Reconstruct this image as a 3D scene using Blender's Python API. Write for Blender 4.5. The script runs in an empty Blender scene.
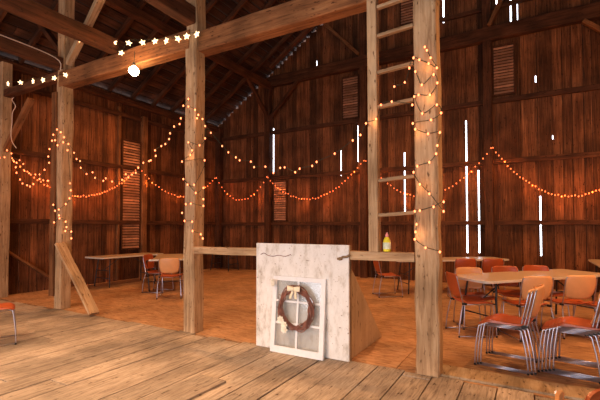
import bpy, bmesh, math, random
from mathutils import Vector, Matrix
random.seed(11)
sc = bpy.context.scene
C = sc.collection
PI = math.pi
V = Vector

# ------------------------------------------------------------------ camera
H = 1.45
YAW, PIT, F, CY = math.radians(29.8), math.radians(1.6), 400.0, 216.0
fw = V((-math.sin(YAW)*math.cos(PIT), math.cos(YAW)*math.cos(PIT), math.sin(PIT)))
rt = V((math.cos(YAW), math.sin(YAW), 0))
up = rt.cross(fw)
cam_d = bpy.data.cameras.new('camera')
cam = bpy.data.objects.new('camera', cam_d); C.objects.link(cam)
cam.location = (0, 0, H)
cam.rotation_euler = (PI/2 + PIT, 0, YAW)
cam_d.sensor_width = 36; cam_d.lens = 24; cam_d.shift_y = (CY-200)/600
cam_d.clip_start = .05; cam_d.clip_end = 200
sc.camera = cam

def at(px, py, X=None, Y=None, Z=None):
    """point of the place seen at px,py lying on the plane X=, Y= or Z="""
    d = fw + rt*((px-300)/F) + up*((CY-py)/F)
    if Y is not None: t = Y/d.y
    elif X is not None: t = X/d.x
    else: t = (Z-H)/d.z
    return V((d.x*t, d.y*t, H + d.z*t))

# ------------------------------------------------------------------ materials
def new_mat(name):
    m = bpy.data.materials.new(name); m.use_nodes = True
    nt = m.node_tree; b = nt.nodes['Principled BSDF']
    return m, nt, b

def ramp(nt, stops):
    r = nt.nodes.new('ShaderNodeValToRGB')
    e = r.color_ramp.elements
    while len(e) > 1: e.remove(e[-1])
    e[0].position = stops[0][0]; e[0].color = (*stops[0][1], 1)
    for p, c in stops[1:]:
        x = e.new(p); x.color = (*c, 1)
    return r

def wood(name, dark, mid, light, axis='z', freq=22, stretch=16, rough=.85, bump=.35, blotch=.5, spec=.2, var=(.62,1.3)):
    m, nt, b = new_mat(name)
    N, L = nt.nodes, nt.links
    tc = N.new('ShaderNodeTexCoord'); mp = N.new('ShaderNodeMapping')
    s = [freq, freq, freq]; s['xyz'.index(axis)] = freq/stretch
    mp.inputs['Scale'].default_value = s
    att = N.new('ShaderNodeAttribute'); att.attribute_name = 'tint'
    L.new(tc.outputs['Object'], mp.inputs['Vector'])
    # shift the grain per board
    addv = N.new('ShaderNodeVectorMath'); addv.operation = 'MULTIPLY_ADD'
    L.new(att.outputs['Color'], addv.inputs[0]); addv.inputs[1].default_value = (37, 53, 19)
    L.new(mp.outputs['Vector'], addv.inputs[2])
    n1 = N.new('ShaderNodeTexNoise'); n1.inputs['Scale'].default_value = 1; n1.inputs['Detail'].default_value = 7; n1.inputs['Roughness'].default_value = .65
    n1.inputs['Distortion'].default_value = .6
    L.new(addv.outputs[0], n1.inputs['Vector'])
    n2 = N.new('ShaderNodeTexNoise'); n2.inputs['Scale'].default_value = 1.7; n2.inputs['Detail'].default_value = 4
    L.new(tc.outputs['Object'], n2.inputs['Vector'])
    r = ramp(nt, [(.3, dark), (.5, mid), (.72, light)])
    L.new(n1.outputs['Fac'], r.inputs['Fac'])
    # blotches of age and dirt
    mr = N.new('ShaderNodeMapRange'); mr.inputs['From Min'].default_value = .35; mr.inputs['From Max'].default_value = .7
    mr.inputs['To Min'].default_value = 1-blotch; mr.inputs['To Max'].default_value = 1.15
    L.new(n2.outputs['Fac'], mr.inputs['Value'])
    mx = N.new('ShaderNodeMix'); mx.data_type = 'RGBA'; mx.blend_type = 'MULTIPLY'; mx.inputs[0].default_value = 1
    L.new(r.outputs['Color'], mx.inputs[6]); L.new(mr.outputs['Result'], mx.inputs[7])
    # board to board tone
    m2 = N.new('ShaderNodeMapRange'); m2.inputs['To Min'].default_value = var[0]; m2.inputs['To Max'].default_value = var[1]
    L.new(att.outputs['Fac'], m2.inputs['Value'])
    mx2 = N.new('ShaderNodeMix'); mx2.data_type = 'RGBA'; mx2.blend_type = 'MULTIPLY'; mx2.inputs[0].default_value = 1
    L.new(mx.outputs[2], mx2.inputs[6]); L.new(m2.outputs['Result'], mx2.inputs[7])
    # nail holes, checks and small knots
    n4 = N.new('ShaderNodeTexNoise'); n4.inputs['Scale'].default_value = 1; n4.inputs['Detail'].default_value = 2
    mp4 = N.new('ShaderNodeMapping'); s4 = [34, 34, 34]; s4['xyz'.index(axis)] = 11; mp4.inputs['Scale'].default_value = s4
    L.new(tc.outputs['Object'], mp4.inputs['Vector']); L.new(mp4.outputs['Vector'], n4.inputs['Vector'])
    r4 = ramp(nt, [(.27, (.30,.24,.20)), (.36, (1,1,1))]); L.new(n4.outputs['Fac'], r4.inputs['Fac'])
    mx3 = N.new('ShaderNodeMix'); mx3.data_type = 'RGBA'; mx3.blend_type = 'MULTIPLY'; mx3.inputs[0].default_value = 1
    L.new(mx2.outputs[2], mx3.inputs[6]); L.new(r4.outputs['Color'], mx3.inputs[7])
    L.new(mx3.outputs[2], b.inputs['Base Color'])
    b.inputs['Roughness'].default_value = rough
    b.inputs['Specular IOR Level'].default_value = spec
    bp = N.new('ShaderNodeBump'); bp.inputs['Strength'].default_value = bump; bp.inputs['Distance'].default_value = .01
    L.new(n1.outputs['Fac'], bp.inputs['Height']); L.new(bp.outputs['Normal'], b.inputs['Normal'])
    return m

def plain(name, col, rough=.5, metal=0, noise=.08, spec=.5):
    m, nt, b = new_mat(name)
    N, L = nt.nodes, nt.links
    n = N.new('ShaderNodeTexNoise'); n.inputs['Scale'].default_value = 14; n.inputs['Detail'].default_value = 4
    tc = N.new('ShaderNodeTexCoord'); L.new(tc.outputs['Object'], n.inputs['Vector'])
    r = ramp(nt, [(.3, tuple(c*(1-noise) for c in col)), (.7, tuple(min(1, c*(1+noise)) for c in col))])
    L.new(n.outputs['Fac'], r.inputs['Fac']); L.new(r.outputs['Color'], b.inputs['Base Color'])
    b.inputs['Roughness'].default_value = rough; b.inputs['Metallic'].default_value = metal
    b.inputs['Specular IOR Level'].default_value = spec
    return m

def glow(name, col, s):
    m, nt, b = new_mat(name)
    b.inputs['Base Color'].default_value = (*col, 1)
    b.inputs['Emission Color'].default_value = (*col, 1); b.inputs['Emission Strength'].default_value = s
    return m

M = {}
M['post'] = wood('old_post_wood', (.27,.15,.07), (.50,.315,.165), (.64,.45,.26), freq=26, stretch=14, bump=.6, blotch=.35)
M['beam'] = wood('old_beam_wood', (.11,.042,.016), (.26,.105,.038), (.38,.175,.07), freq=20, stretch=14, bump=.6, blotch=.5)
M['dark'] = wood('sooty_timber', (.05,.018,.008), (.11,.040,.017), (.18,.07,.028), freq=20, stretch=14, blotch=.5)  # dark timber tone; on the short left beam it stands in for shade
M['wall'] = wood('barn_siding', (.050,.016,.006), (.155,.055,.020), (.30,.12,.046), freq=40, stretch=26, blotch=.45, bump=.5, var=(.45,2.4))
M['louver'] = wood('louver_slat_wood', (.30,.13,.075), (.62,.29,.16), (.75,.38,.21), axis='x', freq=20)
M['planks'] = wood('floor_planks', (.23,.17,.125), (.45,.36,.27), (.60,.50,.39), axis='y', freq=46, stretch=11, blotch=.42, bump=.5, var=(.8,1.12))
M['sheet'] = wood('floor_sheets', (.26,.12,.05), (.50,.27,.13), (.66,.42,.23), axis='x', freq=30, stretch=5, blotch=.3, bump=.3, rough=.75)
M['edge'] = wood('sill_board', (.25,.16,.08), (.46,.32,.18), (.6,.46,.3), axis='x', freq=14, stretch=8, blotch=.5)
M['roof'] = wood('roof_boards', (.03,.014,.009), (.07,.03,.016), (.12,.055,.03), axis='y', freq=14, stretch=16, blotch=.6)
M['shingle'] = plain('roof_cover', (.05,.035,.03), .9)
M['ply'] = wood('new_plywood', (.62,.40,.21), (.76,.52,.29), (.84,.61,.37), freq=14, stretch=14, blotch=.15, bump=.15)
M['table'] = plain('table_laminate', (.50,.37,.25), .35, noise=.05)
M['table_edge'] = plain('table_rim', (.70,.64,.52), .4)
M['black'] = plain('black_steel', (.018,.016,.015), .4)
M['chrome'] = plain('chrome', (.46,.44,.50), .28, metal=.9, noise=.02)
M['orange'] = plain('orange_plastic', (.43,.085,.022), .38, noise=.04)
M['tan'] = plain('tan_plastic', (.78,.38,.15), .38, noise=.04)  # the orange chair plastic with daylight put into its colour
M['rubber'] = plain('black_rubber', (.012,.012,.012), .7)
M['wire'] = plain('dark_wire', (.02,.03,.012), .6)
M['cord'] = plain('white_cord', (.62,.5,.4), .6)
M['white'] = plain('white_paint', (.80,.79,.77), .5, noise=.05)
M['twig'] = plain('grapevine_twig', (.22,.085,.055), .8, noise=.5)
M['cream'] = plain('cream_cloth', (.80,.70,.50), .8, noise=.12)
M['petal'] = plain('cream_petal', (.86,.80,.66), .7, noise=.08)
M['socket'] = plain('lamp_socket', (.03,.025,.02), .5)
M['bulb'] = glow('fairy_bulb', (1, .235, .085), 4)
M['bulb_far'] = glow('fairy_bulb_small', (1, .17, .045), 3.3)
M['star'] = glow('star_bulb', (1, .70, .38), 2.6)
M['globe'] = glow('globe_bulb', (1, .78, .45), 60)
M['soap'] = plain('yellow_liquid', (.85,.72,.05), .25)
M['label'] = plain('bottle_label', (.75,.82,.55), .5, noise=.3)
M['pink'] = plain('pink_cap', (.80,.30,.28), .4)
# weathered whitewashed panel
def painted_panel():
    m, nt, b = new_mat('worn_white_panel'); N, L = nt.nodes, nt.links
    tc = N.new('ShaderNodeTexCoord')
    n = N.new('ShaderNodeTexNoise'); n.inputs['Scale'].default_value = 5; n.inputs['Detail'].default_value = 9; n.inputs['Roughness'].default_value = .7
    mp = N.new('ShaderNodeMapping'); mp.inputs['Scale'].default_value = (1.6, 1, .7)
    L.new(tc.outputs['Object'], mp.inputs['Vector']); L.new(mp.outputs['Vector'], n.inputs['Vector'])
    r = ramp(nt, [(.30, (.30,.23,.17)), (.38, (.56,.51,.43)), (.5, (.76,.73,.67)), (.7, (.84,.82,.77))])
    n3 = N.new('ShaderNodeTexNoise'); n3.inputs['Scale'].default_value = 38; n3.inputs['Detail'].default_value = 3
    L.new(tc.outputs['Object'], n3.inputs['Vector'])
    r3 = ramp(nt, [(.28, (.35,.25,.18)), (.34, (1,1,1))])
    L.new(n3.outputs['Fac'], r3.inputs['Fac'])
    L.new(n.outputs['Fac'], r.inputs['Fac'])
    mx = N.new('ShaderNodeMix'); mx.data_type = 'RGBA'; mx.blend_type = 'MULTIPLY'; mx.inputs[0].default_value = .8
    L.new(r.outputs['Color'], mx.inputs[6]); L.new(r3.outputs['Color'], mx.inputs[7])
    L.new(mx.outputs[2], b.inputs['Base Color']); b.inputs['Roughness'].default_value = .7
    bp = N.new('ShaderNodeBump'); bp.inputs['Strength'].default_value = .25; L.new(n.outputs['Fac'], bp.inputs['Height']); L.new(bp.outputs['Normal'], b.inputs['Normal'])
    return m
M['panel'] = painted_panel()
def glass_mat():
    m, nt, b = new_mat('window_pane_glass'); N, L = nt.nodes, nt.links
    tr = N.new('ShaderNodeBsdfTransparent'); tr.inputs['Color'].default_value = (.93,.94,.94,1)
    gl = N.new('ShaderNodeBsdfGlossy'); gl.inputs['Roughness'].default_value = .1
    df = N.new('ShaderNodeBsdfDiffuse'); df.inputs['Color'].default_value = (.7,.68,.64,1)
    m1 = N.new('ShaderNodeMixShader'); m1.inputs[0].default_value = .06; m2 = N.new('ShaderNodeMixShader'); m2.inputs[0].default_value = .12
    L.new(tr.outputs[0], m1.inputs[1]); L.new(gl.outputs[0], m1.inputs[2]); L.new(m1.outputs[0], m2.inputs[1]); L.new(df.outputs[0], m2.inputs[2])
    L.new(m2.outputs[0], N['Material Output'].inputs['Surface']); return m
M['glass'] = glass_mat()

# ------------------------------------------------------------------ mesh helpers
def build(name, bm, mats, parent=None, loc=None, rot=None, smooth=False):
    me = bpy.data.meshes.new(name); bmesh.ops.recalc_face_normals(bm, faces=bm.faces)
    bm.to_mesh(me); bm.free()
    if not isinstance(mats, (list, tuple)): mats = [mats]
    for m in mats: me.materials.append(m)
    if smooth:
        for p in me.polygons: p.use_smooth = True
    o = bpy.data.objects.new(name, me); C.objects.link(o)
    if parent: o.parent = parent
    if loc is not None: o.location = loc
    if rot is not None: o.rotation_euler = rot
    return o

def empty(name, loc, rz=0):
    o = bpy.data.objects.new(name, None); C.objects.link(o); o.location = loc; o.rotation_euler = (0,0,rz)
    o.empty_display_size = .1
    return o

def tag(o, label=None, cat=None, group=None, kind=None):
    if label: o['label'] = label
    if cat: o['category'] = cat
    if group: o['group'] = group
    if kind: o['kind'] = kind
    return o

def new(tint=True):
    bm = bmesh.new()
    bm.faces.layers.float.new('tintf')
    return bm

def box(bm, x0, y0, z0, x1, y1, z1, mi=0, mat=None, tint=None):
    vs = [bm.verts.new(V(p)) for p in ((x0,y0,z0),(x1,y0,z0),(x1,y1,z0),(x0,y1,z0),(x0,y0,z1),(x1,y0,z1),(x1,y1,z1),(x0,y1,z1))]
    if mat is not None:
        for v in vs: v.co = mat @ v.co
    lay = bm.faces.layers.float.get('tintf')
    fs = []
    for q in ((0,3,2,1),(4,5,6,7),(0,1,5,4),(1,2,6,5),(2,3,7,6),(3,0,4,7)):
        f = bm.faces.new([vs[i] for i in q]); f.material_index = mi; fs.append(f)
        if lay is not None and tint is not None: f[lay] = tint
    return vs, fs

def finish_tint(o):
    """board-to-board tone as a face colour attribute"""
    me = o.data
    src = me.attributes.get('tintf')
    if not src: return o
    vals = [d.value for d in src.data]
    a = me.attributes.new('tint', 'FLOAT_COLOR', 'CORNER')
    for p in me.polygons:
        v = vals[p.index]
        for li in p.loop_indices: a.data[li].color = (v, v, v, 1)
    me.attributes.remove(me.attributes.get('tintf'))
    return o

def tube(bm, pts, r, seg=8, cap=True, mi=0, radii=None):
    pts = [V(p) for p in pts]
    rings = []; prev = None
    for i, p in enumerate(pts):
        a = pts[max(0, i-1)]; b = pts[min(len(pts)-1, i+1)]
        t = (b-a).normalized()
        if prev is None:
            n = t.cross(V((0,0,1)));
            if n.length < .05: n = t.cross(V((1,0,0)))
            n.normalize()
        else:
            n = (prev - t*prev.dot(t)).normalized()
        prev = n; bn = t.cross(n)
        rr = radii[i] if radii else r
        rings.append([bm.verts.new(p + n*(math.cos(2*PI*k/seg)*rr) + bn*(math.sin(2*PI*k/seg)*rr)) for k in range(seg)])
    for a, b in zip(rings, rings[1:]):
        for k in range(seg):
            f = bm.faces.new((a[k], a[(k+1)%seg], b[(k+1)%seg], b[k])); f.smooth = True; f.material_index = mi
    if cap:
        bm.faces.new(rings[0][::-1]).material_index = mi; bm.faces.new(rings[-1]).material_index = mi
    return bm

def smooth_path(pts, n=6):
    pts = [V(p) for p in pts]; out = []
    for i in range(len(pts)-1):
        p0 = pts[max(0,i-1)]; p1 = pts[i]; p2 = pts[i+1]; p3 = pts[min(len(pts)-1,i+2)]
        for k in range(n):
            t = k/n
            out.append(.5*((2*p1)+(p2-p0)*t+(2*p0-5*p1+4*p2-p3)*t*t+(3*p1-p0-3*p2+p3)*t**3))
    out.append(pts[-1]); return out

def lathe(bm, prof, seg=20, mi=0, c=(0,0,0)):
    rings = []
    for r, z in prof:
        rings.append([bm.verts.new((c[0]+r*math.cos(2*PI*k/seg), c[1]+r*math.sin(2*PI*k/seg), c[2]+z)) for k in range(seg)])
    for a, b in zip(rings, rings[1:]):
        for k in range(seg):
            f = bm.faces.new((a[k], a[(k+1)%seg], b[(k+1)%seg], b[k])); f.smooth = True; f.material_index = mi
    bm.faces.new(rings[0][::-1]).material_index = mi; bm.faces.new(rings[-1]).material_index = mi

def shell(bm, fn, nu=14, nv=10, th=.012, mi=0):
    """closed curved sheet; fn(u,v) -> point with u,v in -1..1, thickness along the local normal"""
    def P(u, v): return V(fn(u, v))
    top, bot = [], []
    for j in range(nv+1):
        a, b = [], []
        for i in range(nu+1):
            u = -1+2*i/nu; v = -1+2*j/nv; e = .02
            n = (P(u+e,v)-P(u-e,v)).cross(P(u,v+e)-P(u,v-e)).normalized()
            p = P(u, v); a.append(bm.verts.new(p+n*th/2)); b.append(bm.verts.new(p-n*th/2))
        top.append(a); bot.append(b)
    for j in range(nv):
        for i in range(nu):
            for g, s in ((top, 1), (bot, -1)):
                q = [g[j][i], g[j][i+1], g[j+1][i+1], g[j+1][i]]
                f = bm.faces.new(q if s > 0 else q[::-1]); f.smooth = True; f.material_index = mi
    rim = [(0,i) for i in range(nu)] + [(j,nu) for j in range(nv)] + [(nv,i) for i in range(nu,0,-1)] + [(j,0) for j in range(nv,0,-1)]
    for k in range(len(rim)):
        a = rim[k]; b = rim[(k+1) % len(rim)]
        f = bm.faces.new((bot[a[0]][a[1]], bot[b[0]][b[1]], top[b[0]][b[1]], top[a[0]][a[1]])); f.material_index = mi

def timber(name, p0, p1, w, h, mat, label=None, cat='beam', group=None, ref=(0,0,1), jit=.006, parent=None, taper=0):
    """one hewn timber from p0 to p1; w along the horizontal cross direction, h along the other"""
    p0, p1 = V(p0), V(p1); d = p1-p0; Lg = d.length; z = d.normalized()
    rf = V(ref)
    if abs(z.dot(rf)) > .98: rf = V((0,1,0))
    x = rf.cross(z).normalized(); y = z.cross(x).normalized()
    bm = new(); n = max(2, int(Lg/.35)); rings = []
    cx = min(w, h)*.07
    for i in range(n+1):
        zz = Lg*i/n; s = 1-taper*i/n
        ox, oy = (random.uniform(-jit, jit), random.uniform(-jit, jit)) if 0 < i < n else (0, 0)
        a, b = w/2*s, h/2*s
        ring = []
        for (sx, sy, k) in ((1,-1,0),(1,-1,1),(1,1,1),(1,1,0),(-1,1,0),(-1,1,1),(-1,-1,1),(-1,-1,0)):
            if k == 1: px_, py_ = sx*a, sy*(b-cx)
            else: px_, py_ = sx*(a-cx), sy*b
            ring.append(bm.verts.new((px_+ox+random.uniform(-jit,jit)*.4, py_+oy+random.uniform(-jit,jit)*.4, zz)))
        rings.append(ring)
    lay = bm.faces.layers.float.get('tintf'); tv = random.uniform(.3, .75)
    for r0, r1 in zip(rings, rings[1:]):
        for k in range(8):
            f = bm.faces.new((r0[k], r0[(k+1)%8], r1[(k+1)%8], r1[k])); f[lay] = tv
    for r in (rings[0][::-1], rings[-1]):
        bm.faces.new(r)[lay] = tv
    o = build(name, bm, mat, parent); finish_tint(o)
    o.matrix_world = Matrix(((x.x,y.x,z.x,p0.x),(x.y,y.y,z.y,p0.y),(x.z,y.z,z.z,p0.z),(0,0,0,1)))
    if label: tag(o, label, cat, group)
    return o

# ------------------------------------------------------------------ the barn shell
XL, YB, XR, YF = -9.75, 11.1, 8.2, -5.6      # left wall, back wall, right wall, front wall
XRIDGE = -.9
def roofz(x): return 5.05 + .64*(x-XL) if x < XRIDGE else 5.05 + .64*(2*XRIDGE-x-XL)

# floor: threshing floor planks near, wide sheets beyond the posts
FY = 4.05
bm = new()
seams = [-1.73,-1.39,-1.11,-.835,-.55,-.27,.02]
xs = list(seams)
x = seams[0]
while x > XL: x -= random.uniform(.24,.32); xs.insert(0, max(x, XL))
x = seams[-1]
while x < XR: x += random.uniform(.24,.32); xs.append(min(x, XR))
for a, b in zip(xs, xs[1:]):
    y = YF; segs = [YF]
    while y < FY-3.2: y += random.uniform(3.2, 5.5); segs.append(min(y, FY))
    if segs[-1] < FY: segs.append(FY)
    e = random.uniform(-.05,.05)
    for q, (c, d) in enumerate(zip(segs, segs[1:])):
        if d >= FY-.01: d = FY+e
        dz = random.uniform(-.006, .002)
        box(bm, a+.006, c+.004, -.05, b-.006, d-.004, dz, 0, tint=random.random())
box(bm, XL, YF, -.30, XR, YB+.1, -.06, 0, tint=0)
# sheets behind the post line
y = FY+.02
row = 0
while y < YB:
    y2 = min(y+1.22, YB); x = XL - (0 if row % 2 else 1.22)
    while x < XR:
        x2 = min(x+2.44, XR); xx = max(x, XL)
        if x2 > xx: box(bm, xx+.002, y+.002, -.05, x2-.002, y2-.002, random.uniform(-.008,-.004), 1, tint=random.uniform(.35,.65))
        x += 2.44
    y = y2; row += 1
o = finish_tint(build('floor', bm, [M['planks'], M['sheet']])); tag(o, kind='structure')
o = timber('sill_board', (-1.0,4.26,-.002), (6.5,4.30,-.002), .30, .03, M['edge'], 'pale worn board laid along the floor edge under the stacked chairs', 'board', ref=(0,0,1), jit=.004)

# weathered board walls with battens outside
def board_wall(name, axis, u0, u1, plane, out, zlow, topf, slits, mat, openings=()):
    bm = new()
    cuts = []
    edges = [u0]; sl = sorted(slits)
    for s in sl + [(u1, 0, 0, 0)]:
        tgt = s[0]-s[3]/2
        while tgt - edges[-1] > .34: edges.append(edges[-1] + random.uniform(.13, .23))
        if tgt - edges[-1] > .3: edges.append((tgt+edges[-1])/2)
        if s[3] > 0:
            if tgt > edges[-1]+.02: edges.append(tgt)
            edges.append(s[0]+s[3]/2)
        else: edges.append(u1)
    slitmap = {}
    for s in sl: slitmap[round(s[0]-s[3]/2, 4)] = s
    def put(a, b, z0, z1, p0, p1, t):
        if z1 <= z0: return
        if axis == 'x': box(bm, a, min(p0,p1), z0, b, max(p0,p1), z1, tint=t)
        else: box(bm, min(p0,p1), a, z0, max(p0,p1), b, z1, tint=t)
    for a, b in zip(edges, edges[1:]):
        s = slitmap.get(round(a, 4))
        spans = [(zlow, topf((a+b)/2))]
        if s: spans = [(zlow, s[1]), (s[2], topf((a+b)/2))]
        for oa, ob, oz0, oz1 in openings:
            if a < ob and b > oa:
                spans = [q for z0, z1 in spans for q in ((z0, min(z1, oz0)), (max(z0, oz1), z1)) if q[1] > q[0]]
        off = random.uniform(0, .012)*out
        t = random.random()*.62
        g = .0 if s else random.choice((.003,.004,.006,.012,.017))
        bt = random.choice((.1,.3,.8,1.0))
        for z0, z1 in spans:
            put(a+g, b-g, z0, z1, plane+off, plane+off+.022*out, t)
            zz = z1
            # batten outside each joint
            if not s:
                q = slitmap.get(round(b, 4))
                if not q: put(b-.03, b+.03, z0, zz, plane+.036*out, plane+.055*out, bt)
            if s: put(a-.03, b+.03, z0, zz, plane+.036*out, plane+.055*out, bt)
    return finish_tint(build(name, bm, mat))

def bx(px): return at(px, 150, Y=YB).x
def bz(px, py): return at(px, py, Y=YB).z
raw = [(466.3,120,253,.040),(478.2,170,253,.042),(539.6,196,256,.022),(404.6,152,212,.034),(357.8,125,162,.026),(340.8,150,176,.022),
       (273.5,128,173,.040),(512.8,-30,25,.045),(519.8,-30,24,.035),(498.8,-30,4,.03),(445,-30,22,.032),(465.8,-5,92,.0),(316.7,60,69,.014),
       (536.6,75,82,.014),(521,44,48,.02),(553,135,139,.01),(335.5,172,176,.0)]
slits = []
for px, y0, y1, w in raw:
    if w == 0: continue
    slits.append((bx(px), bz(px, y1), bz(px, y0), w*.62))
# two slits share the joint at 466: the upper short one
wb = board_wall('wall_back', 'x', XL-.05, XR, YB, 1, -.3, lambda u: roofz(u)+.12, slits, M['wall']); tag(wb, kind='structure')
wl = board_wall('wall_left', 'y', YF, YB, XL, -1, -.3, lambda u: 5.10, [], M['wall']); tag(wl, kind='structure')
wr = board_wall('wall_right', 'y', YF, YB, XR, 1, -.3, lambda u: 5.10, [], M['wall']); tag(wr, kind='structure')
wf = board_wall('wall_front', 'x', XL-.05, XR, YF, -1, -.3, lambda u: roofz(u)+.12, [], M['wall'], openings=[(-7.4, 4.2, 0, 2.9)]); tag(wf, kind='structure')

# roof: open board sheathing under the covering
bm = new()
for side in (0, 1):
    n = 0; sl = math.sqrt(1+.58**2)
    x = XL-.25
    while x < XRIDGE:
        w = random.uniform(.13,.17)
        xa, xb = x, min(x+w, XRIDGE)
        za, zb = 5.05+.64*(xa-XL)+.13, 5.05+.64*(xb-XL)+.13
        if side: xa, xb = 2*XRIDGE-xa, 2*XRIDGE-xb
        y = YF-.1
        while y < YB+.2:
            y2 = min(y+random.uniform(2.2,4.2), YB+.25)
            vs = [(xa,y,za),(xb,y,zb),(xb,y2-.01,zb),(xa,y2-.01,za)]
            lo = [bm.verts.new(v) for v in vs]; hi = [bm.verts.new((v[0],v[1],v[2]+.022)) for v in vs]
            t = random.random(); lay = bm.faces.layers.float['tintf']
            for q in ([lo[0],lo[1],lo[2],lo[3]],[hi[0],hi[1],hi[2],hi[3]],[lo[0],lo[1],hi[1],hi[0]],[lo[1],lo[2],hi[2],hi[1]],[lo[2],lo[3],hi[3],hi[2]],[lo[3],lo[0],hi[0],hi[3]]):
                bm.faces.new(q)[lay] = t
            y = y2
        x += w + random.uniform(.025,.05)
    xa, xb = XL-.4, XRIDGE
    za, zb = 5.05+.64*(xa-XL)+.165, 5.05+.64*(xb-XL)+.165
    if side: xa, xb = 2*XRIDGE-xa, 2*XRIDGE-xb
    pts = [(xa,YF-.2,za),(xb,YF-.2,zb),(xb,YB+.3,zb),(xa,YB+.3,za)]
    lo = [bm.verts.new(p) for p in pts]; hi = [bm.verts.new((p[0],p[1],p[2]+.05)) for p in pts]
    for q in ([lo[0],lo[1],lo[2],lo[3]],[hi[0],hi[1],hi[2],hi[3]],[lo[0],lo[1],hi[1],hi[0]],[lo[1],lo[2],hi[2],hi[1]],[lo[2],lo[3],hi[3],hi[2]],[lo[3],lo[0],hi[0],hi[3]]):
        bm.faces.new(q).material_index = 1
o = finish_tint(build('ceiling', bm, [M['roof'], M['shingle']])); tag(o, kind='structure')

y = -3.4; k = 0
while y < YB-.1:
    timber('rafter', (XL+.02, y, 5.05+.05), (XRIDGE, y, 5.05+.64*(XRIDGE-XL)+.05), .07, .13, M['dark'],
           'dark sloping rafter under the roof boards', 'rafter', 'rafters of the left roof slope', jit=.003)
    y += .72; k += 1

# ------------------------------------------------------------------ posts and bent
PY = 4.16
XA, XB, XC = -7.31, -4.10, -.885
TOP = lambda x: roofz(x)-.1
timber('timber_post', (XC,PY,0), (XC+.02,PY,TOP(XC)-1.2), .225, .22, M['post'], 'thick foremost timber post beside the ladder, wound with fairy lights', 'post', ref=(0,1,0), jit=.011)
timber('timber_post', (XB,PY,0), (XB-.02,PY,TOP(XB)), .20, .20, M['post'], 'middle timber post at the left end of the rail, wound with fairy lights', 'post', ref=(0,1,0), jit=.011)
timber('timber_post', (XA,PY,0), (XA-.03,PY,TOP(XA)), .20, .20, M['post'], 'timber post with a slanting board against its foot, lights knotted round it', 'post', ref=(0,1,0), jit=.011)
timber('wall_post', (XL+.2,PY,0), (XL+.2,PY,4.9), .2, .2, M['post'], 'timber post against the left wall with a white cord hanging down it', 'post', ref=(0,1,0))
timber('nailed_board', (XA-.135,PY-.12,.22), (XA-.14,PY-.12,3.9), .14, .035, M['beam'], 'brown board nailed upright to the left side of the slant-propped post', 'board', ref=(0,1,0), jit=.003)
# cross beam
def beamz(x): return 4.06
timber('tie_beam', (XL+.1,PY,4.24), (XA-.1,PY,4.24), .14, .15, M['dark'], 'short dark beam from the left wall post to the slant-propped post', 'beam')  # weaker lamp light here is put into the colour by darker wood
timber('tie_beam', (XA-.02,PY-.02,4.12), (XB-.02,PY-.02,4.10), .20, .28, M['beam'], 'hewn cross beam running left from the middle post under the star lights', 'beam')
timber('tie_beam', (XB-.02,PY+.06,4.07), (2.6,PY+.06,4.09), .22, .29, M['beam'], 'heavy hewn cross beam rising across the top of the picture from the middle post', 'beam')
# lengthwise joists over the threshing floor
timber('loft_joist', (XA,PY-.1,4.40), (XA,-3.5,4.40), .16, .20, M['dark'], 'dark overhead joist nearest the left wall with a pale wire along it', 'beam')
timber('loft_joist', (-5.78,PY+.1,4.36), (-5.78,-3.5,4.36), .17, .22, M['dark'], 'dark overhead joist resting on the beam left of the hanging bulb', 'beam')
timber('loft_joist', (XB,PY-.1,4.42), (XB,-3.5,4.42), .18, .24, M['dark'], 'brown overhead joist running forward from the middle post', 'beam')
# braces
timber('brace', (XA+.06,PY,4.42), (XA+1.5,PY,5.85), .09, .12, M['post'], 'pale orange brace slanting up right from the post beneath it', 'brace', ref=(0,1,0))
timber('brace', (XA-.06,PY,4.6), (XA-1.1,PY,5.6), .09, .12, M['dark'], 'dark brace slanting up left towards the eave', 'brace', ref=(0,1,0))
timber('brace', (XL+.28,PY,3.05), (XL+1.25,PY,3.98), .08, .11, M['beam'], 'brace from the left wall post up to the cross beam', 'brace', ref=(0,1,0))
timber('brace', (XL+.08,PY+.1,.98), (XL+.08,PY+1.35,.03), .05, .12, M['beam'], 'low brace slanting down along the left wall to the floor', 'brace', ref=(1,0,0))
timber('prop_board', (XA+.12,PY-.13,1.16), (XA+1.13,PY-.13,.04), .05, .17, M['post'], 'pale board leaning from the post foot down to the floor', 'brace', ref=(0,1,0))
# purlin plate
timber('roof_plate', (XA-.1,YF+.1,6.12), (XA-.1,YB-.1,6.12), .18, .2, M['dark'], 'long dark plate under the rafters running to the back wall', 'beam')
# rail
timber('guard_rail', (XB+.02,PY-.055,1.135), (XC-.12,PY-.055,1.145), .09, .095, M['post'], 'horizontal wooden rail between the middle post and the foremost post', 'rail', jit=.004)
# back wall frame
YW = YB-.11
for x, lab in ((XL+.12,'corner post where the left wall meets the back wall'), (-7.5,'timber post on the back wall right of the corner with fairy lights passing'),
               (-4.14,'timber post on the back wall seen beside the ladder upright'), (-.86,'timber post on the back wall left of the tall louvred vent'),
               (2.4,'timber post on the back wall at the right')):
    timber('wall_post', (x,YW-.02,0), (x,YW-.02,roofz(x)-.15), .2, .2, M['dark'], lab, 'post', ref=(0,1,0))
bays = [(XL+.22,-7.6),(-7.4,-4.24),(-4.04,-.96),(-.76,2.3),(2.5,XR)]
for z, h, t, lab in ((1.56,.11,.08,'lowest'),(3.08,.12,.08,'middle'),(4.6,.12,.08,'upper')):
    for i, (a, b) in enumerate(bays):
        timber('wall_girt', (a,YB-.06,z), (b,YB-.06,z), h, t, M['dark'],
           '%s horizontal girt of the back wall, %s' % (lab, ['nearest the corner','second bay from the corner','bay behind the ladder','bay right of the wide slits','bay past the right post'][i]), 'girt', ref=(0,1,0), jit=.004)
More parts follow.
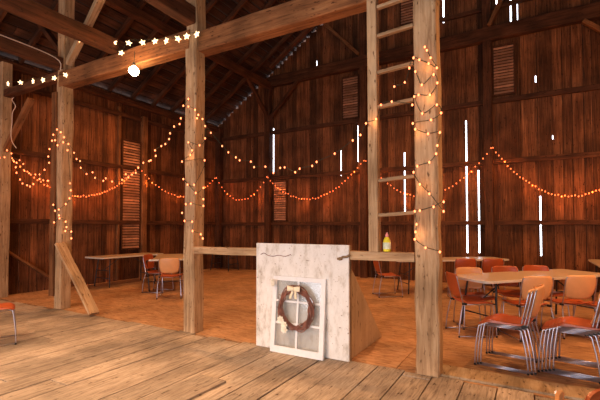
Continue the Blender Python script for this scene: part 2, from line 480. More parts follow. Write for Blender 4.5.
timber('tie_beam', (-7.4,YB-.16,6.26), (XR,YB-.16,6.30), .34, .17, M['dark'], 'massive dark beam across the back wall above the louvred vents', 'beam', ref=(0,1,0))
timber('wall_girt', (-4.0,YB-.06,6.98), (2.2,YB-.06,7.0), .1, .08, M['dark'], 'thin girt high on the back wall above the massive beam', 'girt', ref=(0,1,0))
for z, lab in ((1.58,'lowest'),(3.1,'middle'),(4.55,'upper')):
    for a, b, w in ((PY+.1,7.68,'between the two wall posts'),(7.88,YB-.2,'from the louvred vent to the corner')):
        timber('wall_girt', (XL+.05,a,z), (XL+.05,b,z), .11, .08, M['dark'], '%s horizontal girt of the left wall %s' % (lab, w), 'girt', ref=(1,0,0), jit=.004)
timber('wall_plate', (XL+.1,YF+.1,4.93), (XL+.1,YB-.1,4.93), .16, .14, M['dark'], 'long plate on top of the left wall under the eave', 'beam')
timber('wall_stud', (XL+.07,7.78,0), (XL+.07,7.78,4.65), .13, .16, M['beam'], 'brown stud at the right side of the left wall vent', 'post', ref=(0,1,0))
timber('wall_stud', (XL+.05,6.98,.02), (XL+.05,6.98,4.75), .07, .07, M['beam'], 'thin stud at the left side of the left wall vent', 'post', ref=(0,1,0))
# braces on the back wall
timber('brace', (-7.42,YB-.2,5.0), (-6.32,YB-.2,6.1), .09, .12, M['dark'], 'brace in the back wall rising right from the post near the corner', 'brace', ref=(0,1,0))
timber('brace', (-7.5,YB-.2,5.15), (-7.5,YB-1.25,6.05), .09, .12, M['dark'], 'brace reaching forward to the plate from the post near the corner', 'brace', ref=(1,0,0))
timber('brace', (-4.25,YB-.2,6.5), (-5.3,YB-.2,7.62), .09, .14, M['beam'], 'brown brace rising left above the massive back wall beam', 'brace', ref=(0,1,0))
timber('brace', (-.80,YB-.25,6.45), (-.35,YB-.25,7.4), .09, .12, M['beam'], 'brown brace rising right above the tall louvred vent', 'brace', ref=(0,1,0))
timber('brace', (2.3,YB-.25,5.0), (1.12,YB-.25,6.08), .09, .12, M['beam'], 'brown brace at the right end of the massive back wall beam', 'brace', ref=(0,1,0))
timber('roof_strut', (-6.9,YB-.9,6.4), (-5.2,YB-.9,7.5), .1, .12, M['dark'], 'dark slanting strut under the roof near the back wall', 'brace', ref=(0,1,0))

# ------------------------------------------------------------------ louvred vents
def vent(x0, x1, z0, z1, label, wall='back'):
    r = empty('louvered_vent', ((x0+x1)/2, YB-.03, z0) if wall == 'back' else (XL+.03, (x0+x1)/2, z0), 0 if wall == 'back' else -PI/2+PI)
    tag(r, label, 'vent', None)
    w = x1-x0; h = z1-z0
    # local: x along the wall, -y into the barn
    bm = new()
    for a in (-w/2, w/2-.035): box(bm, a, -.06, 0, a+.035, 0, h, tint=.3)
    for zz in (0, h-.035): box(bm, -w/2+.035, -.055, zz, w/2-.035, 0, zz+.035, tint=.3)
    finish_tint(build('frame', bm, M['dark'], r))
    bm = new(); n = int(h/.078)
    for i in range(n):
        zz = .04+(h-.08)*(i+.5)/n
        m = Matrix.Translation((0,-.03,zz)) @ Matrix.Rotation(math.radians(-26),4,'X')
        box(bm, -w/2+.035, -.005, -.03, w/2-.035, .005, .03, mat=m, tint=random.random())
    finish_tint(build('slats', bm, M['louver'], r))
    return r
vent(bx(493.5)+.0, bx(516.5), 4.72, 6.0, 'tall louvred vent high on the back wall right of the long post')
vent(bx(343), bx(360), 4.68, 5.98, 'louvred vent high on the back wall left of the ladder')
vent(bx(274.5), bx(288), 1.63, 2.98, 'low louvred vent on the back wall near the corner, below the lights')
vent(-3.08, -2.5, 7.1, 8.4, 'highest louvred vent, between the ladder and the foremost post')
vent(7.06, 7.68, .82, 3.9, 'tall louvred vent in the left wall behind the folding table', 'left')

# ------------------------------------------------------------------ ladder
lad = empty('barn_ladder', (-1.42,PY-.06,1.19)); tag(lad, 'wooden ladder standing on the rail with rungs fixed to the foremost post', 'ladder')
def child_timber(name, p0, p1, w, h, mat, par, ref=(0,1,0), jit=.003):
    o = timber(name, V(p0)-par.location, V(p1)-par.location, w, h, mat, ref=ref, jit=jit)
    mw = o.matrix_world.copy(); o.parent = par; o.matrix_parent_inverse = Matrix(); o.matrix_basis = mw
    return o
child_timber('stile', (-1.42,PY-.09,1.192), (-1.44,PY-.09,6.2), .105, .09, M['post'], lad)
for z in (1.62,2.0,2.42,2.86,3.17,3.52,3.93,4.34):
    pass
for py in (214,179,105,70,33,4):
    z = at(395, py, Y=PY-.05).z
    child_timber('rung', (-1.38,PY-.09,z-.012), (-1.0,PY-.09,z+.012), .05, .035, M['post'], lad, ref=(0,0,1))

# ------------------------------------------------------------------ white panel with its plywood side, window frame, wreath
xp0, xp1 = -2.93, -1.70
pr = empty('white_panel_screen', ((xp0+xp1)/2, 4.05, 0)); tag(pr, 'worn white board panel with a triangular plywood side, standing in front of the rail', 'panel')
def rel(par, fn): return fn
bm = new(); w = (xp1-xp0)/2
bnd = [-w, -w*.02, w]
box(bm, -w, -.02, .0, w, .005, 1.255, tint=.6)
bmesh.ops.bevel(bm, geom=[e for e in bm.edges], offset=.003, segments=1, affect='EDGES')
build('panel_board', bm, M['panel'], pr)
bm = new(); pts = [(w-.0,.02,0),(w-.0,1.22,0),(w-.0,.02,1.04)]
pts = [(w-.02,.006,0),(w-.02,1.14,0),(w-.02,1.09,.05),(w-.02,.16,.94),(w-.02,.006,1.06)]
a = [bm.verts.new(p) for p in pts]; b = [bm.verts.new((p[0]-.02,p[1],p[2])) for p in pts]
bm.faces.new(a); bm.faces.new(b[::-1])
for i in range(5): bm.faces.new((a[i],b[i],b[(i+1)%5],a[(i+1)%5]))
build('plywood_side', bm, M['ply'], pr)
bm = new(); box(bm, w-.018, .006, 0, w+.004, .045, 1.25, tint=.8); build('edge_batten', bm, M['post'], pr)
bm = new(); tube(bm, smooth_path([(w-.10,-.035,1.10),(w-.06,-.045,1.125),(w-.02,-.04,1.13),(w+.02,-.03,1.15)]), .014, 7, radii=None)
lathe(bm, [(.0,0),(.03,.01),(.03,.03),(0,.04)], 10, c=(w-.1,-.035,1.085))
build('toggle_latch', bm, M['post'], pr, smooth=True)
bm = new(); rr = []
crack = [(-w+.07,-.022,1.115),(-w+.12,-.023,1.135),(-w+.17,-.023,1.11),(-w+.25,-.022,1.10),(-w+.33,-.022,1.115),(-w+.42,-.022,1.105),(-w+.50,-.022,1.13)]
tube(bm, smooth_path(crack,3), .004, 5); build('split_crack', bm, M['twig'], pr)

wf_ = empty('window_frame', (-2.305, 3.935, 0.002)); tag(wf_, 'old white six-pane window sash leaning against the worn white panel', 'window frame')
LE = Matrix.Rotation(math.radians(-5.0), 4, 'X')
W2, HH = .345, .875
def rbox(bm, *a): box(bm, *a, mat=LE)
bm = new()
for a in (-W2, W2-.055): rbox(bm, a, -.018, 0, a+.055, .018, HH)
rbox(bm, -W2+.055, -.018, 0, W2-.055, .018, .075); rbox(bm, -W2+.055, -.018, HH-.05, W2-.055, .018, HH)
build('sash', bm, M['white'], wf_)
bm = new(); rbox(bm, -.012, -.014, .075, .012, .014, HH-.05); build('muntin', bm, M['white'], wf_)
for zz in (.33, .58):
    bm = new()
    rbox(bm, -W2+.055, -.012, zz, -.012, .012, zz+.022); rbox(bm, .012, -.012, zz, W2-.055, .012, zz+.022); build('muntin', bm, M['white'], wf_)
for x0, x1 in ((-W2+.055,-.012),(.012,W2-.055)):
    for z0, z1 in ((.075,.33),(.352,.58),(.602,HH-.05)):
        bm = new(); rbox(bm, x0, -.002, z0, x1, .002, z1); build('pane', bm, M['glass'], wf_)
# wreath
wc = at(294.5, 309, Y=3.90)
wr_ = empty('grapevine_wreath', (wc.x, 3.972, wc.z-.27)); tag(wr_, 'brown grapevine wreath hanging on the white window sash', 'wreath')
bm = new(); rnd = random.Random(5)
for k in range(15):
    ph = rnd.uniform(0, 2*PI); R0 = rnd.uniform(.19,.242); tw = rnd.choice((3,4,5,6)); am = rnd.uniform(.008,.026)
    pts = []
    for i in range(49):
        t = 2*PI*i/48
        rr = R0 + am*math.sin(tw*t+ph); yy = am*.8*math.cos(tw*t+ph)
        pts.append((rr*math.cos(t)*.95, yy-.05, .27+rr*math.sin(t)*1.05))
    tube(bm, pts, .0055, 5, cap=False)
for k in range(60):
    t = rnd.uniform(0, 2*PI); r0 = .225
    p = V((r0*math.cos(t)*.95, -.05+rnd.uniform(-.02,.02), .27+r0*math.sin(t)*1.05))
    d = V((rnd.uniform(-.03,.03), rnd.uniform(-.02,.01), rnd.uniform(-.03,.03)))
    tube(bm, [p, p+d, p+d*1.6+V((.008,0,.006))], .003, 4)
build('vine_ring', bm, M['twig'], wr_)
def bow(c, s, par):
    bm = new()
    for sx in (-1,1):
        def f(u, v, sx=sx):
            a = (u+1)*.5*2*PI
            return (c[0]+sx*(s*.55+s*.55*math.cos(a+PI))*1.0, c[1]-.01+v*.0+s*.22*math.sin(a)*.8, c[2]+v*s*.42*(.4+.6*abs(math.sin(a/2))))
        shell(bm, f, 14, 3, .004)
        def g(u, v, sx=sx):
            q = (u+1)/2
            return (c[0]+sx*s*(.15+.35*q)+v*s*.2, c[1]-.012+.01*math.sin(q*5), c[2]-q*s*1.5)
        shell(bm, g, 8, 2, .004)
    lathe(bm, [(.0,-.018),(.016,-.014),(.018,.0),(.016,.014),(0,.018)], 10, c=(c[0],c[1]-.02,c[2]))
    return build('burlap_bow', bm, M['cream'], par)
bow((.0,-.085,.50), .075, wr_)
def flower(c, s, par, n=3, seed=1):
    rnd = random.Random(seed); bm = new()
    for q in range(n):
        cc = V(c)+V((rnd.uniform(-.6,.6)*s, 0, (q-(n-1)/2)*s*1.2))
        for ring, (np_, rr, tilt) in enumerate(((7,1.,.25),(6,.7,.7),(4,.4,1.15))):
            for k in range(np_):
                a = 2*PI*k/np_ + ring*.4
                def f(u, v, a=a, rr=rr, tilt=tilt, cc=cc):
                    L_ = (v+1)/2*s*rr; wd = u*s*.38*math.sin(PI*min(.98,(v+1)/2*.8+.15))
                    x = L_*math.cos(tilt); y = -L_*math.sin(tilt)-.01*u*u
                    return (cc.x+x*math.cos(a)-wd*math.sin(a), cc.y+y, cc.z+x*math.sin(a)+wd*math.cos(a))
                shell(bm, f, 4, 4, .0025)
    return build('cream_flower', bm, M['petal'], par)
flower((-.145,-.085,.085), .045, wr_, 3, 2)
ff = empty('dried_flower_sprig', (-2.605, 3.945, .74)); tag(ff, 'small cream flower sprig on the top left corner of the white sash', 'flower')
flower((0,-.01,.06), .03, ff, 2, 4)

# ------------------------------------------------------------------ loose board on the floor
p = [at(200,374.5,Z=.02), at(226,381,Z=.02), at(187,400,Z=.02), at(152,395,Z=.02)]
bm = new(); a = [bm.verts.new((q.x,q.y,.003)) for q in p]; b = [bm.verts.new((q.x,q.y,.024)) for q in p]
# extend it toward the camera side
for s in (a, b):
    for i, j in ((2,1),(3,0)):
        d = (s[i].co-s[j].co); s[i].co = s[j].co + d*1.6
bm.faces.new(a[::-1]); bm.faces.new(b)
for i in range(4): bm.faces.new((a[i],a[(i+1)%4],b[(i+1)%4],b[i]))
o = build('loose_floor_board', bm, M['planks']); tag(o, 'light brown loose board patched over the floor planks at the bottom left', 'board')

# ------------------------------------------------------------------ chairs
def chair_parts(root, back_mat='orange'):
    # faces +Y locally; seat centre above origin
    bm = new()
    def seat(u, v):
        x = u*(.205+.015*v)*(1-.10*abs(v)**7); y = v*.205*(1-.08*abs(u)**7)
        z = .438 + .014*u*u + .012*v - .010*(1-v*v) - (.035*max(0, v-.55)**2/.2) + (.03*max(0,-v-.6)**2/.16)
        return (x, y, z)
    shell(bm, seat, 16, 14, .016); build('seat', bm, M['orange'], root)
    bm = new()
    def back(u, v):
        ww = (.195+.014*v)*(1-.16*abs(v)**5); z = .672+v*.158*(1-.09*abs(u)**5)
        y = -.215 - .070*(z-.50)/.30 - .045*(1-u*u) + .018*v*v
        return (u*ww, y, z)
    shell(bm, back, 16, 12, .013); build('backrest', bm, M[back_mat], root)
    r = .0078
    for s in (-1, 1):
        bm = new(); tube(bm, smooth_path([(s*.235,.225,.012),(s*.228,.215,.20),(s*.212,.190,.395),(s*.208,.175,.418),(s*.206,.15,.424)],4), r, 8)
        o = build('leg', bm, M['chrome'], root)
        bm = new(); lathe(bm, [(.010,0),(.012,.004),(.012,.016),(.009,.020)], 10, c=(s*.235,.222,0)); build('foot_cap', bm, M['rubber'], o)
        bm = new(); tube(bm, smooth_path([(s*.235,-.275,.012),(s*.228,-.255,.20),(s*.212,-.215,.395),(s*.208,-.20,.418),(s*.206,-.17,.424)],4), r, 8)
        o = build('leg', bm, M['chrome'], root)
        bm = new(); lathe(bm, [(.010,0),(.012,.004),(.012,.016),(.009,.020)], 10, c=(s*.235,-.272,0)); build('foot_cap', bm, M['rubber'], o)
        bm = new(); tube(bm, [(s*.235,.222,.014),(s*.235,-.272,.014)], r*.9, 8); build('runner', bm, M['chrome'], root)
    bm = new()
    for s in (-1, 1): tube(bm, [(s*.206,.16,.424),(s*.206,-.18,.424)], r, 8)
    tube(bm, [(-.2,.12,.418),(.2,.12,.418)], r*.8, 8); tube(bm, [(-.2,-.14,.418),(.2,-.14,.418)], r*.8, 8)
    build('seat_frame', bm, M['chrome'], root)
    for s in (-1, 1):
        bm = new()
        tube(bm, smooth_path([(s*.204,-.17,.424),(s*.206,-.205,.45),(s*.205,-.232,.56),(s*.205,-.262,.70),(s*.200,-.280,.78),(s*.185,-.292,.805)],4), r, 8)
        build('back_upright', bm, M['chrome'], root)
        bm = new(); box(bm, s*.204-.014, -.215, .418, s*.204+.014, -.155, .446); bmesh.ops.bevel(bm, geom=list(bm.edges), offset=.004, segments=2, affect='EDGES')
        build('joint_block', bm, M['rubber'], root)
def copy_tree(o, parent=None):
    c = o.copy(); C.objects.link(c)
    if parent: c.parent = parent
    for ch in list(o.children): copy_tree(ch, c)
    return c
protos = {}
def chair(x, y, ang, label, mat='orange', group='orange stacking chairs', z=0):
    """ang: compass direction the sitter faces, degrees from +X"""
    if mat not in protos:
        r = empty('stacking_chair', (0,0,0)); chair_parts(r, mat); protos[mat] = r; o = r
    else: o = copy_tree(protos[mat])
    o.location = (x, y, z); o.rotation_euler = (0, 0, math.radians(ang-90))
    tag(o, label, 'chair', group)
    return o
def gp(px, py): return at(px, py, Z=0)

# stacks at the right, sitter facing left (-X)
dS = V((math.cos(math.radians(171)), math.sin(math.radians(171)), 0)); lS = V((-dS.y, dS.x, 0))
for (x0, y0, n, which) in ((-.26,4.82,3,'left stack of chairs at the floor edge'), (.32,4.90,5,'right stack of chairs at the floor edge')):
    for k in range(n):
        pos = {0:'bottom chair', n-1:'top chair'}.get(k, ['', 'second','third','fourth','fifth'][k]+' chair up')
        q = V((x0,y0,0)) - dS*(.034*k) + lS*(.019*k)
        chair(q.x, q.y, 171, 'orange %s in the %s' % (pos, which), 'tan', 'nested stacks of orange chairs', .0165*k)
c1 = at(583,401,Z=.83); c2 = at(628,391,Z=.83)
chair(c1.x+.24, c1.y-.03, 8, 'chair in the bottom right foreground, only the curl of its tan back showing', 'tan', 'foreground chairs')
chair(c2.x+.17, c2.y-.22, -48, 'chair in the far bottom right corner with only its orange back showing', 'orange', 'foreground chairs')
q = gp(17,344)
chair(q.x-.30, q.y-.12, 65, 'lone orange chair cut off by the left edge on the plank floor', 'orange', 'lone chair')

# ------------------------------------------------------------------ folding tables
def table(x, y, ang, L_, W_, label, Ht=.74, group='folding tables'):
    """x,y = centre"""
    r = empty('folding_table', (x,y,0), math.radians(ang)); tag(r, label, 'table', group)
    bm = new()
    rc = .07; out = []
    for cx, cy, a0 in ((L_/2-rc,W_/2-rc,0),(-L_/2+rc,W_/2-rc,90),(-L_/2+rc,-W_/2+rc,180),(L_/2-rc,-W_/2+rc,270)):
        for k in range(7):
            a = math.radians(a0+15*k); out.append((cx+rc*math.cos(a), cy+rc*math.sin(a)))
    lo = [bm.verts.new((a,b,Ht-.035)) for a, b in out]; mi = [bm.verts.new((a,b,Ht-.004)) for a, b in out]
    hi = [bm.verts.new((a*.995,b*.992,Ht)) for a, b in out]
    n = len(out)
    bm.faces.new(hi).material_index = 0; bm.faces.new(lo[::-1]).material_index = 1
    for i in range(n):
        j = (i+1) % n
        bm.faces.new((lo[i],lo[j],mi[j],mi[i])).material_index = 1; bm.faces.new((mi[i],mi[j],hi[j],hi[i])).material_index = 1
    build('tabletop', bm, [M['table'], M['table_edge']], r)
    for s in (-1, 1):
        for t in (-1, 1):
            bm = new(); tube(bm, smooth_path([(s*(L_/2-.30),t*(W_/2-.14),Ht-.04),(s*(L_/2-.27),t*(W_/2-.11),.40),(s*(L_/2-.24),t*(W_/2-.07),.004)],4), .014, 8)
            build('leg', bm, M['black'], r)
        bm = new()
        tube(bm, [(s*(L_/2-.30),-W_/2+.14,Ht-.05),(s*(L_/2-.30),W_/2-.14,Ht-.05)], .012, 8)
        tube(bm, [(s*(L_/2-.256),-W_/2+.09,.22),(s*(L_/2-.256),W_/2-.09,.22)], .010, 8)
        tube(bm, [(s*(L_/2-.27),0,.40),(s*(L_/2-.75),0,Ht-.045)], .009, 8)
        tube(bm, [(s*(L_/2-.27),-W_/2+.11,.40),(s*(L_/2-.27),W_/2-.11,.40)], .009, 8)
        build('leg_brace', bm, M['black'], r)
    return r
def table_corner(px, py, ang, L_, W_, label, **k):
    """near corner of the top seen at px,py; the table reaches L_ along ang and W_ to its left"""
    c = at(px, py, Z=.74); a = math.radians(ang); d = V((math.cos(a), math.sin(a), 0)); n = V((-d.y, d.x, 0))
    m = c + d*(L_/2) + n*(W_/2)
    return table(m.x, m.y, ang, L_, W_, label, **k)
table_corner(487,281.5,50,2.44,.80,'long folding table in front right with tan chairs on its near side')
table_corner(399,260.5,38,2.60,.76,'folding table near the back wall, its left end behind the foremost post')
t7 = table(1.5,9.72,90,2.44,.76,'folding table at the right edge behind the nearer long table')
table(-8.98,6.72,90,1.83,.72,'folding table along the left wall below the tall vent')
table_corner(152,259.5,135,1.83,-.80,'folding table beside the left orange chairs, partly behind the middle post')
table(-8.95,10.5,0,1.25,.66,'small folding table in the far left corner against the back wall')

G1 = 'orange chairs around the long front table'
chair(-.70,5.98,30,'orange chair at the left end of the long front table, seen from the side','orange',G1)
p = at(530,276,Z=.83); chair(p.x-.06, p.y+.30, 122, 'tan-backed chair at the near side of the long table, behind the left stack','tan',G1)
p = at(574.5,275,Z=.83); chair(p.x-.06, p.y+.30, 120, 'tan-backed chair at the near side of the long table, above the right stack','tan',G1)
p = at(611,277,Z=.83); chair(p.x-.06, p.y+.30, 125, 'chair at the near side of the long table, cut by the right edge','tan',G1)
for px, py, w in ((477,266.5,'left'),(513,265,'middle'),(544,264.5,'right')):
    p = at(px, py, Z=.85); chair(p.x-.0, p.y-.25, -65, 'orange chair on the far side of the long table, %s of the three tops showing' % w, 'tan' if w == 'left' else 'orange', G1)
G2 = 'orange chairs at the rear table'
for px, w in ((460.5,'left'),(487.5,'right')):
    p = at(px, 257, Z=.85); chair(p.x, min(p.y,10)+.2, 112, 'orange chair at the rear table, %s of the pair below the bright wall slits' % w, 'orange', G2)
q = gp(391,297); chair(q.x-.1, q.y+.15, 35, 'orange chair under the rail seen between the panel and the foremost post', 'orange', G2)
G3 = 'orange chairs at the left table'
q = gp(169,298); chair(q.x-.10, q.y+.14, 130, 'tan-orange chair seen from behind at the left table, beside the middle post', 'tan', G3)
q = gp(155,294); chair(q.x-.20, q.y+.28, 20, 'red-orange chair seen side-on at the left end of the left table', 'orange', G3)

# ------------------------------------------------------------------ bottle on the rail
bp_ = at(387,252,Y=PY-.06)
bt = empty('soap_bottle', (bp_.x, PY-.06, 1.193)); tag(bt, 'yellow soap bottle with a pink cap standing on the wooden rail', 'bottle')
bm = new(); lathe(bm, [(.0,0),(.036,.002),(.040,.015),(.040,.10),(.034,.125),(.022,.145),(.016,.155),(.0,.156)], 20); build('bottle_body', bm, M['soap'], bt)
bm = new(); lathe(bm, [(.0405,.03),(.0412,.032),(.0412,.095),(.0405,.097)], 20); build('paper_label', bm, M['label'], bt)
bm = new(); lathe(bm, [(.0,.154),(.018,.155),(.018,.178),(.010,.184),(.008,.20),(.0,.201)], 16); build('cap', bm, M['pink'], bt)

# ------------------------------------------------------------------ hanging globe bulb
g = at(134,70,Y=3.92)
gb = empty('hanging_bulb', (g.x, g.y, g.z-.065)); tag(gb, 'bright round light bulb hanging in front of the cross beam', 'light bulb')
bm = new(); lathe(bm, [(0.001,-.02),(.036,-.012),(.064,.016),(.072,.05),(.062,.088),(.034,.112),(.017,.125),(.0,.126)], 20); build('glass_bulb', bm, M['globe'], gb)
bm = new(); lathe(bm, [(.0,.122),(.022,.124),(.024,.16),(.018,.175),(.0,.176)], 16); build('socket', bm, M['socket'], gb)
bm = new(); tube(bm, [(0,0,.175),(.0,.01,4.1-g.z+.065)], .004, 6); build('cord', bm, M['wire'], gb)

# ------------------------------------------------------------------ strings of lights
def lamp(name, loc, e, col=(1,.42,.13), r=.06):
    l = bpy.data.lights.new(name, 'POINT'); l.energy = e; l.color = col; l.shadow_soft_size = r
    o = bpy.data.objects.new(name, l); C.objects.link(o); o.location = loc; return o
bm = bmesh.new(); bmesh.ops.create_icosphere(bm, subdivisions=2, radius=1); 
for f in bm.faces: f.smooth = True
me_b = bpy.data.meshes.new('light_bulb'); bm.to_mesh(me_b); bm.free(); me_b.materials.append(M['bulb'])
bm = bmesh.new(); bmesh.ops.create_icosphere(bm, subdivisions=2, radius=1)
me_f = bpy.data.meshes.new('light_bulb_small'); bm.to_mesh(me_f); bm.free(); me_f.materials.append(M['bulb_far'])
def string(label, pts, wire=True, r=.0115, far=False, closed_path=None, group=None):
    c = pts[0]
    root = empty('string_light', c); tag(root, label, 'string lights', group)
    path = closed_path or pts
    bm = new(); tube(bm, [p-c for p in smooth_path(path,4)], .0035 if not far else .003, 5); build('wire', bm, M['wire'], root)
    for p in pts:
        o = bpy.data.objects.new('light_bulb', me_f if far else me_b); C.objects.link(o); o.parent = root
        o.location = p-c+V((0,-.008,-.006)); o.scale = (r*.8, r*.8, r*1.1)
    # the light the string gives off
    st = 9 if far else 8
    for i in range(st//2, len(pts), st):
        lamp('string_glow', pts[i]+V((0,-.05,-.03)), (4.6 if far else .5), (1,.27,.06) if far else (1,.42,.13), .03)
    return root
def cr(ox, oy, lst, Y): return [at(ox+a/4, oy+b/4, Y=Y) for a, b in lst]
# foremost post
YC = PY-.135
top = cr(300,0,[(500,187),(508,200),(523,230),(548,270),(515,253),(478,238),(455,230),(438,270),(462,285),(488,338),(535,297),(550,330),(520,378),(475,378),(458,385)],YC) \
    + cr(300,100,[(490,52),(548,18),(565,50),(525,78),(452,92),(462,115),(513,133),(560,128),(550,180),(545,213),(518,247),(470,263),(455,287),(480,335),(518,373)],YC) \
    + cr(300,200,[(575,43),(575,5),(535,25),(480,40),(460,43),(467,95),(463,125),(460,155),(503,188),(560,205)],YC)
string('string of warm fairy lights wound round the foremost post', top, r=.0125)
# middle post
YM = PY-.12
mid = cr(150,0,[(155,395)],YM)+cr(150,100,[(135,22),(155,25),(182,38),(195,58),(190,72),(212,75),(222,103),(222,152),(200,180),(155,168),(170,200),(163,218),(130,245),(220,240),(178,338),(152,337),(135,315),(185,370),(215,350),(215,395)],YM) \
    + cr(150,200,[(215,22),(165,13),(145,15),(130,50),(140,82),(170,85),(172,122),(205,135),(213,152)],YM)
string('string of warm fairy lights wound round the middle post', mid, r=.0135)
# third post
YA = PY-.15
pa = cr(0,100,[(200,195),(210,162),(215,138),(230,117),(245,128),(222,160),(232,180),(258,148),(255,168),(275,175),(272,200)],YA)+cr(0,100,[(285,360),(280,392)],YA) \
   + cr(0,200,[(265,15),(237,37),(222,42),(215,18),(238,60),(218,88),(240,72),(265,85),(268,107),(263,123),(287,125),(287,152)],YA)
string('string of warm fairy lights knotted round the post with the slanting board', pa, r=.016)
# swag from wall post to third post (double)
s1 = cr(0,100,[(0,230),(20,228),(30,200),(48,213),(58,245),(68,250),(65,268),(68,290),(82,317),(92,333),(110,340),(122,345),(135,335),(160,315),(180,278),(198,250),(195,225),(215,217)],PY-.1)
string('drooping string of fairy lights from the left wall post up to the slant-propped post', s1, r=.016)
s2 = cr(0,100,[(50,232),(80,240),(95,255),(100,283),(118,292),(143,297),(160,297),(175,320),(192,322),(195,322),(215,297),(238,300),(245,327),(282,332)],PY+.05)
string('second fairy light string hanging lower in the left bay beside the wall post', s2, r=.014)
# swag third post to middle post
s3 = cr(0,100,[(275,175),(298,210),(308,235),(322,243),(325,270),(348,295),(372,288),(382,310),(415,322),(425,312),(450,325),(490,318),(505,295),(515,308),(530,297),(545,290),(555,270),(575,250),(598,243)],PY-.05) \
   + cr(150,100,[(5,240),(25,222),(22,200),(47,183),(63,175),(78,155),(82,132),(98,105),(120,95),(125,72)],PY-.05)
string('fairy light swag hanging between the two left posts of the row', s3, r=.014)
# front swag middle post to ladder
s4 = cr(150,100,[(222,103),(245,130),(290,183),(315,208),(345,228),(360,240),(405,245),(418,267),(463,265),(495,290),(522,270),(540,268),(582,287)],PY-.05) \
   + cr(300,100,[(0,273),(50,262),(68,246),(140,213),(212,160),(243,138),(265,92),(305,75),(325,18),(368,5),(450,18)],PY-.14)
string('loose fairy light swag from the middle post across to the ladder', s4, r=.012)
s5 = cr(300,0,[(378,345),(420,328),(438,272)],PY-.1)
string('short bit of fairy lights between the ladder and the foremost post', s5, r=.0115)
# back wall swags
def swag(label, a, lo, b, n, Y=None, X=None):
    # quadratic through three seen points
    A, Lw, B = (at(*p, Y=Y) if Y is not None else at(*p, X=X) for p in (a, lo, b))
    h = (B-A).length; t0 = (Lw-A).length/h; t0 = max(.2, min(.8, t0))
    pts = []
    for i in range(n+1):
        t = i/n
        base = A+(B-A)*t
        lin = A.z+(B.z-A.z)*t0; dip = (Lw.z-lin)/(t0*(1-t0))
        pts.append(V((base.x, base.y, base.z + dip*t*(1-t) + random.uniform(-.02,.02))))
    string(label, pts, r=.0165, far=True)
YS = YB-.26
swag('fairy light swag on the back wall from the corner to the first post', (216.5,178), (241,199), (267,177), 17, Y=YS)
swag('fairy light swag on the back wall ending at the post beside the ladder', (268,178), (312,198), (364,160), 34, Y=YS)
swag('fairy light swag on the back wall seen behind the ladder and foremost post', (366,161), (415,196), (491,148), 36, Y=YS)
swag('fairy light swag on the back wall at the right, past the tall vent post', (493,148), (556,196), (640,160), 44, Y=YS)
swag('fairy light swag on the left wall from the tall vent to the corner', (138.5,167), (182,196), (215,178), 26, X=XL+.22)
swag('fairy light swag low on the left wall behind the slant-propped post', (6,152), (86,195), (138,168), 46, X=XL+.25)

# star string
def star_mesh(R):
    bm = bmesh.new(); a, b = [], []
    for k in range(10):
        r = R if k % 2 == 0 else R*.45; t = PI/2+k*PI/5
        a.append(bm.verts.new((r*math.cos(t),-.008,r*math.sin(t)))); b.append(bm.verts.new((r*math.cos(t),.008,r*math.sin(t))))
    ca = bm.verts.new((0,-.018,0)); cb = bm.verts.new((0,.018,0))
    for k in range(10):
        j = (k+1) % 10
        bm.faces.new((ca,a[j],a[k])); bm.faces.new((cb,b[k],b[j])); bm.faces.new((a[k],a[j],b[j],b[k]))
    me = bpy.data.meshes.new('star_bulb'); bmesh.ops.recalc_face_normals(bm, faces=bm.faces); bm.to_mesh(me); bm.free(); me.materials.append(M['star']); return me
me_s = star_mesh(.05)
def stars(label, pts, drop=.035):
    c = pts[0]; root = empty('star_string_light', c); tag(root, label, 'string lights')
    bm = new(); tube(bm, [p-c+V((0,0,drop)) for p in smooth_path(pts,4)], .003, 5); build('wire', bm, M['wire'], root)
    for p in pts:
        o = bpy.data.objects.new('star_bulb', me_s); C.objects.link(o); o.parent = root; o.location = p-c
        o.rotation_euler = (random.uniform(-.2,.2), random.uniform(-.4,.4), YAW+random.uniform(-.7,.9))
stars('string of small star-shaped lights under the beam at the far left', cr(0,0,[(32,335),(82,330),(132,325),(172,320),(217,312),(263,300)],PY-.14))
stars('string of star-shaped lights along the beam up to the middle post', cr(0,0,[(322,160),(398,168),(458,172),(485,212),(515,172),(570,170)],PY-.16)+cr(150,0,[(20,165),(65,163),(112,155),(147,145),(187,137)],PY-.16))

# cords
def cord(label, pts, r, mat, cat='cord'):
    c = V(pts[0]); bm = new(); tube(bm, [p-c for p in smooth_path(pts,5)], r, 6)
    o = build('cord', bm, mat, None, c); tag(o, label, cat)
cord('white cord hanging down the left wall post to the fairy lights', cr(0,0,[(55,390)],PY-.13)+cr(0,100,[(48,0),(62,25),(50,50),(48,90),(44,130),(48,165),(65,192)],PY-.13), .008, M['cord'])
cord('pale wire running along the overhead joist near the left wall', [V((XA+.09,-1,4.51)), V((XA+.09,1.5,4.50)), V((XA+.1,3.0,4.49)), V((XA+.1,3.9,4.44)), V((XA+.1,4.0,4.25))], .008, M['cord'])

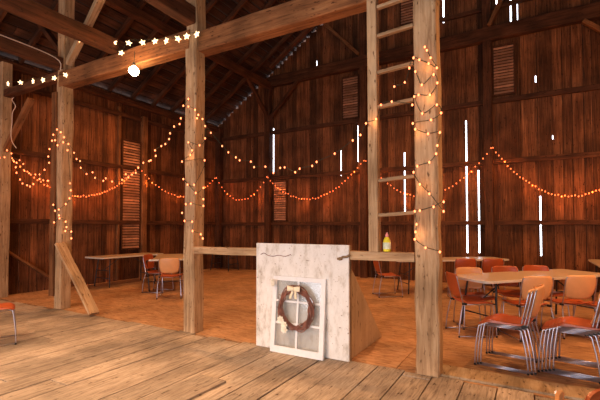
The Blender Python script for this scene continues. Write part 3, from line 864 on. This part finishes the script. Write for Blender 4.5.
# ------------------------------------------------------------------ light
w = bpy.data.worlds.new('sky'); sc.world = w; w.use_nodes = True
bg = w.node_tree.nodes['Background']; bg.inputs['Color'].default_value = (.86,.90,1.0,1); bg.inputs['Strength'].default_value = 6.6
def portal(name, loc, rot, sx, sy):
    l = bpy.data.lights.new(name, 'AREA'); l.shape = 'RECTANGLE'; l.size = sx; l.size_y = sy; l.cycles.is_portal = True
    o = bpy.data.objects.new(name, l); C.objects.link(o); o.location = loc; o.rotation_euler = rot; return o
portal('door_portal', (-1.6,YF+.0,1.45), (PI/2,0,0), 11.8, 2.9)
lamp('hanging_bulb_light', (g.x, g.y-.09, g.z-.03), 26)
# unseen warm fill lights, added to brighten floor, posts and lower walls; no fixtures
def spot(name, loc, e, col=(1,.42,.13), ang=120, r=.12):
    l = bpy.data.lights.new(name, 'SPOT'); l.energy = e; l.color = col; l.shadow_soft_size = r; l.spot_size = math.radians(ang); l.spot_blend = .7
    o = bpy.data.objects.new(name, l); C.objects.link(o); o.location = loc; return o
spot('shaded_lamp_light_middle', (-3.2,7.6,7.6), 950, (1,.52,.23), 105)
spot('shaded_lamp_light_right', (1.6,7.2,7.6), 800, (1,.45,.17), 105)
spot('shaded_lamp_light_left', (-7.6,6.4,5.6), 380, (1,.42,.14), 140)
lamp('bulb_light_right', (3.2,7.2,3.0), 85, (1,.36,.11))  # unseen point fills, added for overall warm light; no bulbs hang there
lamp('bulb_light_rear', (2.0,5.3,3.0), 230, (1,.48,.19))
lamp('bulb_light_left', (-8.4,1.5,3.0), 80, (1,.36,.11))
spot('shaded_lamp_light_behind', (-2.7,-.3,4.4), 1500, (1,.62,.36), 118)
spot('shaded_lamp_light_front', (-6.2,.6,4.1), 520, (1,.60,.33), 122)
lamp('bulb_light_behind', (-1.8,-.8,2.0), 150, (1,.44,.15), .12)  # unseen fill, added to warm the post fronts

sc.view_settings.view_transform = 'Standard'; sc.view_settings.look = 'None'
sc.view_settings.exposure = 0; sc.view_settings.gamma = 1; sc.view_settings.use_curve_mapping = False
